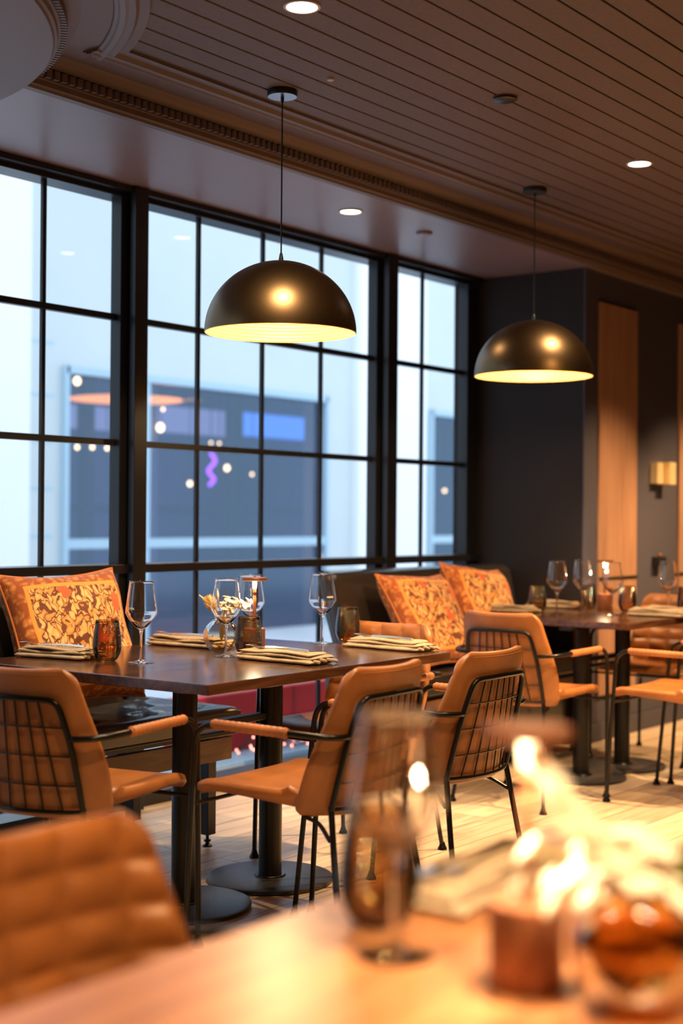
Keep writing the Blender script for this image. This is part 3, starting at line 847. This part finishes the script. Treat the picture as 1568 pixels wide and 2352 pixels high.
def make_lamp(loc, label, power=3.0):
    t = thing('table_lamp', label, 'table lamp', loc, 0, 'cordless table lamps')
    MB().lathe([(0.0005, 0), (0.037, 0), (0.038, 0.002), (0.038, 0.083), (0.036, 0.086), (0.0005, 0.086)], 48).build('base', 'copper', t, True)
    MB().lathe([(0.006, 0.086), (0.006, 0.232)], 16).build('stem', 'copper', t, True)
    sh = MB().lathe([(0.0005, 0.262), (0.043, 0.262), (0.044, 0.260), (0.044, 0.252), (0.042, 0.250), (0.0005, 0.250)], 48).build('disc_shade', 'copper', t, True)
    MB().lathe([(0.0005, 0.249), (0.0070, 0.249), (0.0078, 0.243), (0.0075, 0.232), (0.0062, 0.222)], 24).build('light_source', 'led', t, True)
    point('table_lamp_light', (loc[0], loc[1] , loc[2] + 0.205), power, (1.0, 0.74, 0.44), 0.012)
    return t
def make_napkin(loc, rz, label, L=0.34, knife=True):
    t = thing('folded_napkin', label, 'napkin', loc, rz, 'rolled linen napkins with cutlery')
    mb = MB(); n = 30
    # three soft folded layers running along local X
    rnd = random.Random(int(loc[0] * 1000))
    for (w, z, th, sh, l) in ((0.062, 0.008, 0.009, 0.0, 1.0), (0.055, 0.021, 0.007, 0.004, 0.98), (0.042, 0.031, 0.006, -0.006, 0.90)):
        ph = rnd.random() * 6
        def f(a, b, w=w, z=z, th=th, sh=sh, l=l, ph=ph):
            x = (a - 0.5) * L * l; an = 2 * pi * b
            wv = 0.0035 * sin(a * 9 + ph) + 0.002 * sin(a * 23 + ph)
            ce = cos(an); se = sin(an)
            yy = sh + wv + w * (abs(ce) ** 0.6) * (1 if ce > 0 else -1)
            zz = z + th * (abs(se) ** 0.8) * (1 if se > 0 else -1) + 0.003 * sin(a * 7 + ph + yy * 40) * (1 if z > 0.01 else 0)
            e = min(a, 1 - a) / 0.03
            k = sqrt(max(0.02, 1 - (1 - min(1, e)) ** 2))
            return (x, yy, max(0.0004, z + (zz - z) * k))
        mb.grid(f, n, 28)
    mb.build('cloth', 'linen', t, True, ang=70)
    # rolled end folds
    mb = MB()
    for k, (yy, zz) in enumerate(((-0.045, 0.012), (-0.015, 0.016), (0.018, 0.015), (0.046, 0.011))):
        mb.tube([(L * 0.44, yy, zz), (L * 0.50, yy + 0.006, zz), (L * 0.51, yy + 0.016, zz - 0.004), (L * 0.485, yy + 0.02, zz - 0.002)], 0.0055, 8)
    mb.build('end_fold', 'linen', t, True)
    if knife:
        z = 0.040
        MB().tube([(-0.09, 0.012, z), (0.0, 0.010, z + 0.002), (0.10, 0.006, z)], lambda q: 0.0032 + 0.0012 * abs(q - 0.5), 8).box(-0.16, -0.09, 0.004, 0.020, z - 0.001, z + 0.001).build('knife', 'steel', t, True)
        fk = MB().tube([(-0.07, -0.016, z), (0.02, -0.012, z + 0.003), (0.11, -0.010, z)], lambda q: 0.0026 + 0.001 * q, 8)
        fk.box(-0.10, -0.07, -0.026, -0.006, z - 0.001, z + 0.001)
        for k in range(4): fk.tube([(-0.10, -0.0245 + k * 0.0057, z), (-0.125, -0.0245 + k * 0.0057, z + 0.006), (-0.148, -0.0245 + k * 0.0057, z + 0.006)], 0.0013, 6)
        fk.build('fork', 'steel', t, True)
    return t
G1, G2 = 'wine glasses on the near table', 'wine glasses on the far table'
w1 = make_wine((3.26, 3.28, TZ), 'empty wine glass standing alone at left on the near table, before the left cushion', G1)
w2 = dup(w1, (3.592, 3.212, TZ), 0, 'wine glass in front of the dried flowers on the near table', G1)
w3 = dup(w1, (4.206, 3.278, TZ), 0, 'wine glass at right on the near table, beside the black banquette end', G1)
w4 = dup(w1, (3.90, 3.37, TZ), 0, 'wine glass behind the lamp stem and white flowers on the near table', G1)
dup(w1, (6.321, 3.442, TZ), 0, 'wine glass at the left of the far table before the dark wall', G2)
dup(w1, (6.43, 3.191, TZ), 0, 'wine glass in front of the small lamp on the far table', G2)
dup(w1, (6.64, 3.47, TZ), 0, 'wine glass just behind the small lamp on the far table', G2)
dup(w1, (6.85, 3.085, TZ), 0, 'wine glass at right of the far table below the black wall fitting', G2)
dup(w1, (1.257, 0.878, TZ), 0, 'large blurred wine glass on the foreground table', 'foreground glassware')
# lettering engraved on two glasses, facing the camera
def letter(wg, txt, ang):
    me = text_mesh(txt, 0.0105, 'flower_white', None, None)
    r0 = 0.0488
    for v in me.vertices:
        a = ang + v.co.x / r0
        z = 0.172 + v.co.y
        r = r0 + 0.0022 - (z - 0.172) * 0.14 + v.co.z
        v.co = (r * cos(a), r * sin(a), z)
    o = bpy.data.objects.new('lettering', me); COL.objects.link(o); o.parent = wg
face = atan2(-fw.y, -fw.x)
letter(w1, 'UMA', face - 0.55)
letter(w3, 'HAME', face + 0.62)
T1g, T2g = 'amber tumblers on the near table', 'amber tumblers on the far table'
t1 = make_tumbler((3.225, 3.40, TZ), 'ribbed amber tumbler at left on the near table, in front of the cushion', T1g)
dup(t1, (3.655, 3.165, TZ), 0, 'ribbed amber tumbler in the middle of the near table beside the flower vase', T1g)
dup(t1, (4.30, 3.23, TZ), 0, 'ribbed amber tumbler at right on the near table by the quilted chair', T1g)
dup(t1, (6.401, 3.596, TZ), 0, 'dark amber tumbler at the left of the far table beside the first wine glass', T2g)
dup(t1, (6.765, 3.50, TZ), 0, 'amber tumbler just left of the small lamp on the far table', T2g)
dup(t1, (6.729, 3.256, TZ), 0, 'amber tumbler just right of the small lamp on the far table', T2g)
dup(t1, (6.845, 2.985, TZ), 0, 'amber tumbler at the right edge of the far table', T2g)
dup(t1, (1.345, 0.962, TZ), 0, 'dark amber tumbler behind the wine glass on the foreground table', 'foreground glassware')
make_lamp((3.75, 3.222, TZ), 'slim copper disc-top table lamp behind the middle tumbler on the near table', 6.0)
make_lamp((6.742, 3.391, TZ), 'slim copper disc-top table lamp on the far table', 6.0)
make_lamp((1.255, 0.715, TZ), 'large blurred disc-top lamp with copper base on the foreground table', 9.0)
make_napkin((3.60, 2.965, TZ), radians(-92), 'rolled linen napkin with fork and knife at the near edge of the near table')
make_napkin((4.20, 2.965, TZ), radians(-94), 'rolled linen napkin with cutlery at the right end of the near table')
make_napkin((3.20, 3.60, TZ), radians(-80), 'folded linen napkin with cutlery left of the left tumbler on the near table', 0.28)
make_napkin((3.80, 3.57, TZ), radians(-88), 'folded linen napkin by the window side of the near table, left of the flowers')
make_napkin((6.29, 3.70, TZ), radians(-90), 'linen napkin on the far table left of its left tumbler', 0.29, knife=False)
make_napkin((6.78, 3.71, TZ), radians(-90), 'linen napkin on the far table between left wine glass and lamp', 0.29, knife=False)
make_napkin((6.52, 2.99, TZ), radians(-90), 'linen napkin at the near edge of the far table', 0.29, knife=False)
make_napkin((6.72, 2.98, TZ), radians(-90), 'linen napkin at the right edge of the far table', knife=False)
make_napkin((1.560, 0.960, TZ), radians(4), 'blurred folded linen napkin with cutlery on the foreground table', 0.31)

# ------------------------------------------------------------------ vases and flowers
def ball_vase(loc, r, mat, label, water=True):
    t = thing('ball_vase', label, 'vase', loc)
    a0 = -1.15
    pr = [(0.0005, 0.002)] + [(r * cos(a0 + (2.35) * i / 24), r * 0.93 + r * sin(a0 + 2.35 * i / 24)) for i in range(25)]
    zt = pr[-1][1]
    pr += [(r * 0.36, zt + r * 0.10), (r * 0.40, zt + r * 0.24)]
    MB().lathe(pr, 48).build('glass_body', mat, t, True, ang=80)
    if water:
        MB().lathe([(0.0005, 0.006)] + [(r * 0.94 * cos(a0 + 1.25 * i / 12), r * 0.93 + r * 0.94 * sin(a0 + 1.25 * i / 12)) for i in range(13)] + [(0.0005, r * 0.93 + r * 0.94 * sin(a0 + 1.25))], 40).build('water', 'water', t, True, ang=50)
    return t
ball_vase((3.69, 3.322, TZ), 0.062, 'clear_vase', 'clear round glass vase with dried flowers on the near table', False)
def tail(mb, c, d, L, r, n=60, seed=1):
    """fluffy seed head: core plus bristles"""
    rnd = random.Random(seed); d = Vector(d).normalized(); c = Vector(c)
    a = d.orthogonal().normalized(); b = d.cross(a)
    mb.tube([c, c + d * L * 0.25, c + d * L * 0.6, c + d * L], lambda q: r * (0.25 + 0.9 * sin(pi * min(1, q * 0.92 + 0.05))) * 0.52, 10)
    for i in range(n):
        q = rnd.random(); an = rnd.random() * 2 * pi
        rad = (a * cos(an) + b * sin(an))
        p = c + d * L * q + rad * r * 0.55 * sin(pi * (q * 0.9 + 0.05))
        e = p + rad * r * 0.5 + d * r * 0.7
        mb.tube([p, e], lambda t: 0.0014 * (1 - t * 0.8), 4, False, False, False)
def blossom(mb, c, d, r, seed=0):
    rnd = random.Random(seed); d = Vector(d).normalized(); a = d.orthogonal().normalized(); b = d.cross(a); c = Vector(c)
    M = Matrix((a, b, d)).transposed().to_4x4()
    mb.ball(c, r * 0.42, 8, (1, 1, 0.6), M)
    for k in range(6):
        an = 2 * pi * k / 6 + rnd.random() * 0.3
        rad = a * cos(an) + b * sin(an)
        P = Matrix((rad, d.cross(rad), (d * 0.85 + rad * -0.3).normalized())).transposed().to_4x4()
        mb.ball(c + rad * r * 0.55 + d * r * 0.12, r * 0.52, 8, (1, 0.8, 0.28), P)
t = thing('dried_bouquet', 'dried bunny tail and cream blossoms in the round vase on the near table', 'dried flowers', (3.69, 3.322, TZ))
LFT = Vector((-0.605, 0.797, 0)); RGT = -LFT
heads = [(-0.030, 0.165, -0.01), (-0.048, 0.190, 0), (-0.012, 0.200, 0.01), (0.006, 0.172, -0.012), (0.020, 0.190, 0.012), (0.034, 0.176, -0.014), (0.052, 0.186, 0.010), (0.068, 0.176, -0.012), (0.084, 0.168, 0.006), (0.028, 0.156, -0.02), (0.050, 0.162, 0.0), (0.012, 0.150, -0.02), (0.095, 0.180, 0.0)]
for i, (hx, hz, hd) in enumerate(heads):
    top = RGT * hx + Vector((hd, hd, hz))
    MB().tube([(0, 0, 0.035), RGT * hx * 0.3 + Vector((0, 0, 0.10)), top], 0.0011, 5).build('stem', 'stem_dry', t, True)
    if i == 0:
        mb = MB(); tail(mb, top - Vector((0, 0, 0.03)) + LFT * -0.008, LFT * 0.45 + Vector((0, 0, 1)), 0.058, 0.021, 260, 3); mb.build('bunny_tail', 'flower_tail', t, True)
    elif i in (1, 2):
        mb = MB(); tail(mb, top - Vector((0, 0, 0.02)), LFT * (0.8 if i == 1 else 0.1) + Vector((0, 0, 0.8)), 0.04, 0.005, 40, 4 + i); mb.build('grass_spike', 'flower_tail', t, True)
    else:
        mb = MB(); blossom(mb, top, (top - Vector((0, 0, 0.06))), 0.015 + 0.003 * (i % 3), i)
        for q_ in range(3):
            a_ = q_ * 2.1 + i; blossom(mb, top + Vector((0.011 * cos(a_), 0.011 * sin(a_), -0.006 - 0.004 * q_)), Vector((cos(a_), sin(a_), 0.5)), 0.011, i * 3 + q_)
        mb.build('blossom', 'flower_white', t, True)
# foreground flowers
ball_vase((1.262, 0.600, TZ), 0.064, 'amber_vase', 'blurred round amber glass vase at the bottom right of the foreground table')
t = thing('flower_bouquet', 'glowing cream blossoms and a pale plume in the amber foreground vase', 'flowers', (1.262, 0.600, TZ))
O = Vector((1.262, 0.600, TZ))
mb = MB(); pl = [Vector((1.240, 0.700, 0.985)), Vector((1.243, 0.683, 0.962)), Vector((1.240, 0.655, 0.932)), Vector((1.243, 0.630, 0.905)), Vector((1.256, 0.605, 0.880))]
for k in range(4):
    tail(mb, pl[k + 1] - O, pl[k] - pl[k + 1], (pl[k] - pl[k + 1]).length * 1.15, 0.013 + 0.004 * k, 60, k)
mb.build('plume', 'flower_white', t, True)
fg = [(1.211, 0.69, 0.898, .017), (1.188, 0.686, 0.866, .018), (1.219, 0.647, 0.878, .020), (1.254, 0.600, 0.893, .026), (1.262, 0.58, 0.905, .024), (1.266, 0.584, 0.870, .024), (1.245, 0.620, 0.885, .024), (1.275, 0.570, 0.880, .024), (1.235, 0.60, 0.862, .020), (1.29, 0.55, 0.885, .022), (1.25, 0.575, 0.86, .020), (1.215, 0.665, 0.850, .015),
      (1.23, 0.63, 0.86, .020), (1.27, 0.61, 0.915, .020), (1.25, 0.64, 0.905, .020), (1.285, 0.585, 0.90, .022), (1.24, 0.585, 0.88, .022), (1.20, 0.66, 0.872, .016), (1.26, 0.555, 0.865, .020)]
for i, (x, y, z, r) in enumerate(fg):
    p = Vector((x, y, z)) - O
    MB().tube([(0, 0, 0.05), Vector((0, 0, 0.115)) + p * 0.1, p], 0.0012, 5).build('stem', 'stem_dry', t, True)
    mb = MB(); blossom(mb, p, p - Vector((0, 0, 0.07)), r, 20 + i); mb.build('blossom', 'flower_white', t, True)
for (x, y, z), (dx, dy, dz) in (((1.262, 0.560, 0.875), (0.012, -0.030, 0.055)), ((1.27, 0.55, 0.86), (0.03, -0.05, 0.03))):
    p = Vector((x, y, z)) - O; d = Vector((dx, dy, dz)); sd = d.cross(Vector((0.8, 0.6, 0))).normalized()
    def lf(a, b, p=p, d=d, sd=sd): return tuple(p + d * a * 1.5 + sd * (b - 0.5) * 0.034 * sin(pi * (a * 0.96 + 0.02)) + Vector((0, 0, -0.01)) * (2 * b - 1) ** 2 + Vector((0.0, 0.0, 0.0)))
    o = MB().grid(lf, 14, 8).build('leaf', 'leaf_green', t, True)
    sm = o.modifiers.new('thick', 'SOLIDIFY'); sm.thickness = 0.0008
    MB().tube([(0, 0, 0.06), p * 0.6 + Vector((0, 0, 0.04)), p], 0.0012, 5).build('stem', 'stem_dry', t, True)

# ================================================================== OUTSIDE
g = MB().box(-12, 45, 4.42, 40, -0.25, -0.02).build('ground', 'snow_ground'); struct(g)
# steel grate strip at the foot of the window
mb = MB(); x = 3.2
while x < 6.6: mb.box(x, x + 0.018, 4.66, 4.88, -0.02, 0.006); x += 0.045
mb.box(3.2, 6.6, 4.655, 4.67, -0.02, 0.008).box(3.2, 6.6, 4.875, 4.89, -0.02, 0.008)
tag(mb.build('floor_grate', 'facade_frame'), 'pale metal grate strip on the ground just outside the window', 'grate')
t = thing('planter_bench', 'low red box bench with a pale seat slab outside the window', 'bench', (0, 0, 0))
MB().box(5.25, 7.6, 5.00, 5.12, -0.02, 0.29).build('backboard', 'red_paint', t, bevel=0.01)
MB().box(5.95, 7.6, 4.93, 5.00, 0.02, 0.12).build('seat_slab', 'white_cushion', t, bevel=0.01)
MB().box(5.95, 7.6, 4.95, 5.00, -0.02, 0.02).build('lower_box', 'red_paint', t)
t = MB().box(3.0, 4.6, 4.50, 4.62, -0.02, -0.004).build('outdoor_mat', 'red_paint'); tag(t, 'red strip of matting outside the foot of the window at left', 'mat')
rnd = random.Random(5)
t = thing('string_lights', 'tangled string of tiny red-pink lights on the ground before the red bench outside', 'string lights', (5.50, 4.72, 0.006))
P = [Vector((0.75 * rnd.random(), 0.16 * rnd.random(), 0.008 + 0.13 * rnd.random() * (1 if i % 4 else 0))) for i in range(26)]
MB().tube(P, 0.0025, 6).build('cord', 'black_plastic', t, True)
for p in P: MB().ball(p, 0.0075, 8).build('light_bulb', 'fairy', t, True)
# building across the street
FY = 10.2; K = FY / 11.0
def fx(x): return x * K
def fz(z): return CAM_H + (z - CAM_H) * K
B = thing('building', 'pale stone building with large dark windows across the street', 'building', (0, 0, 0))
w = MB()
ops = [(fx(9.80), fx(14.12), -0.02, fz(2.727)), (fx(16.49), fx(19.5), -0.02, fz(2.715))]
xs = [fx(-6), ops[0][0], ops[0][1], ops[1][0], ops[1][1], fx(40)]
for a, b_ in ((0, 1), (2, 3), (4, 5)): w.box(xs[a], xs[b_], FY, FY + 0.3, -0.02, 9)
for o_ in ops: w.box(o_[0], o_[1], FY, FY + 0.3, o_[3], 9)
w.build('wall', 'facade', B)
j = MB()
for z in (1.0, 1.48, 1.95, 2.42, 2.95): j.box(fx(9.28), ops[0][0] - 0.12, FY - 0.004, FY, fz(z), fz(z) + 0.025)
j.build('stone_joint', 'facade_frame', B)
for a, b_ in ((fx(5.5), fx(9.28)), (fx(14.72), fx(16.26))):
    MB().box(a, b_, FY - 0.10, FY, -0.02, 9).build('pilaster', 'facade_white', B)
for n, o_ in enumerate(ops):
    f = MB()
    f.box(o_[0] - 0.02, o_[0] + 0.03, FY - 0.06, FY + 0.1, -0.02, o_[3] + 0.02)
    f.box(o_[1] - 0.03, o_[1] + 0.02, FY - 0.06, FY + 0.1, -0.02, o_[3] + 0.02)
    f.box(o_[0], o_[1], FY - 0.06, FY + 0.1, o_[3] - 0.05, o_[3] + 0.02)
    f.box(o_[0], o_[1], FY - 0.05, FY + 0.1, fz(0.885), fz(0.985))
    for xm in ((fx(10.90),) if n == 0 else ()): f.box(xm, xm + 0.10, FY - 0.04, FY + 0.08, -0.02, o_[3])
    if n == 1: f.box(fx(17.6), fx(17.6) + 0.05, FY - 0.02, FY + 0.08, -0.02, o_[3])
    fo = f.build('window_frame', 'facade_frame', B)
    MB().add([(o_[0], FY + 0.03, -0.02), (o_[1], FY + 0.03, -0.02), (o_[1], FY + 0.03, o_[3]), (o_[0], FY + 0.03, o_[3])], [(0, 1, 2, 3)]).build('pane', 'far_glass', fo)
r = MB(); a, b_, z1 = ops[0][0] - 0.6, ops[1][1] + 0.6, 2.95
RY = FY + 2.2
r.box(a, b_, RY, RY + 0.1, -0.1, z1); r.box(a, b_, FY + 0.3, RY, z1, z1 + 0.1); r.box(a, b_, FY + 0.3, RY, -0.1, -0.03)
r.box(a - 0.1, a, FY + 0.3, RY, -0.1, z1); r.box(b_, b_ + 0.1, FY + 0.3, RY, -0.1, z1)
r.build('interior', 'dark_room', B)
for x0, x1, mt in ((11.97, 12.12, 'pale_column'), (13.48, 13.66, 'dark_column'), (11.00, 11.12, 'dark_column')):
    MB().box(x0, x1, 11.95, 12.10, -0.03, 2.95).build('column', mt, B)
MB().box(a, b_, RY - 0.06, RY, 1.28, 1.36).build('rail', 'dark_column', B)
# bright openings in the rear wall of that interior
def far(px_dir_x, z_at11, depth):   # carries a point seen on the facade plane y=11 back to a deeper plane
    k = depth / 11.0
    return px_dir_x * k, CAM_H + (z_at11 - CAM_H) * k
DY = FY + 2.18
for (a, b_, z0, z1, mt) in ((12.55, 14.0, 2.18, 2.45, 'blue_screen'), (11.02, 12.42, 2.15, 2.44, 'violet_screen'), (9.85, 10.75, 2.12, 2.36, 'violet_screen')):
    x0, za = far(a, z0, DY); x1, zb = far(b_, z1, DY)
    MB().box(x0, x1, DY - 0.02, DY, za, zb).build('rear_window', mt, B)
for (xx, zz, r, d, lab) in (
        (9.985, 2.608, .045, 11.2, 'topmost pale lamp in the left window of the building opposite'),
        (9.993, 1.929, .028, 11.8, 'leftmost of three warm bulbs in a row in the building opposite'),
        (10.203, 1.938, .028, 11.8, 'middle of three warm bulbs in a row in the building opposite'),
        (10.412, 1.938, .028, 11.8, 'rightmost of three warm bulbs in a row in the building opposite'),
        (11.20, 2.197, .055, 11.8, 'large warm globe just right of the thick window post in the building opposite'),
        (11.24, 2.40, .022, 11.8, 'small orange bulb above the large warm globe in the building opposite'),
        (12.296, 1.79, .040, 11.9, 'bright single bulb left of centre behind the window bars, in the building opposite'),
        (11.677, 1.594, .034, 11.9, 'low dim bulb, the lowest one in the building opposite'),
        (12.74, 1.73, .022, 12.1, 'faint small bulb right of the bright single bulb in the building opposite'),
        (12.02, 2.07, .018, 11.8, 'left one of a tiny pair of bulbs in the building opposite'),
        (12.16, 2.07, .018, 11.8, 'right one of a tiny pair of bulbs in the building opposite'),
        (16.9, 1.62, .030, 12.0, 'warm bulb seen through the far right panes, in the building opposite')):
    x_, z_ = far(xx, zz, d)
    t = thing('hanging_bulb', lab, 'bulb', (x_, d, z_), 0, 'bulbs glowing inside the building opposite')
    MB().ball((0, 0, 0), r * 0.78, 12, (1, 1, 1.2)).build('globe', 'far_bulb', t, True)
    MB().tube([(0, 0, r), (0, 0, max(r + 0.05, 2.75 - z_))], 0.006, 6, False).build('cord', 'black_plastic', t)
x_, z_ = far(12.0, 1.75, 11.9)
t = thing('neon_sign', 'violet neon squiggle glowing inside the building across the street', 'neon light', (x_, 11.9, z_))
MB().tube([(0.02, 0, 0.22), (0.10, 0, 0.12), (-0.02, 0, 0.0), (0.08, 0, -0.10), (0.0, 0, -0.18)], 0.022, 8).build('tube', 'neon', t, True)
MB().tube([(0.02, 0, 0.22), (0.02, 0, 2.75 - z_)], 0.006, 6, False).build('hanger', 'black_plastic', t)
x_, z_ = far(10.68, 2.47, 11.0)  # glowing disc added in place of an indoor pendant reflected in the glass
t = thing('pendant_reflection', 'wide flat orange disc across the street, standing for a pendant reflection in the glass', 'pendant lamp', (x_, 11.0, z_))
MB().lathe([(0.0005, 0.03), (0.30, 0.03), (0.60, 0.0), (0.60, -0.01), (0.0005, -0.03)], 40).build('shade', 'far_orange', t, True)
MB().tube([(0, 0, 0.03), (0, 0, 2.78 - z_)], 0.008, 6, False).build('cord', 'black_plastic', t)
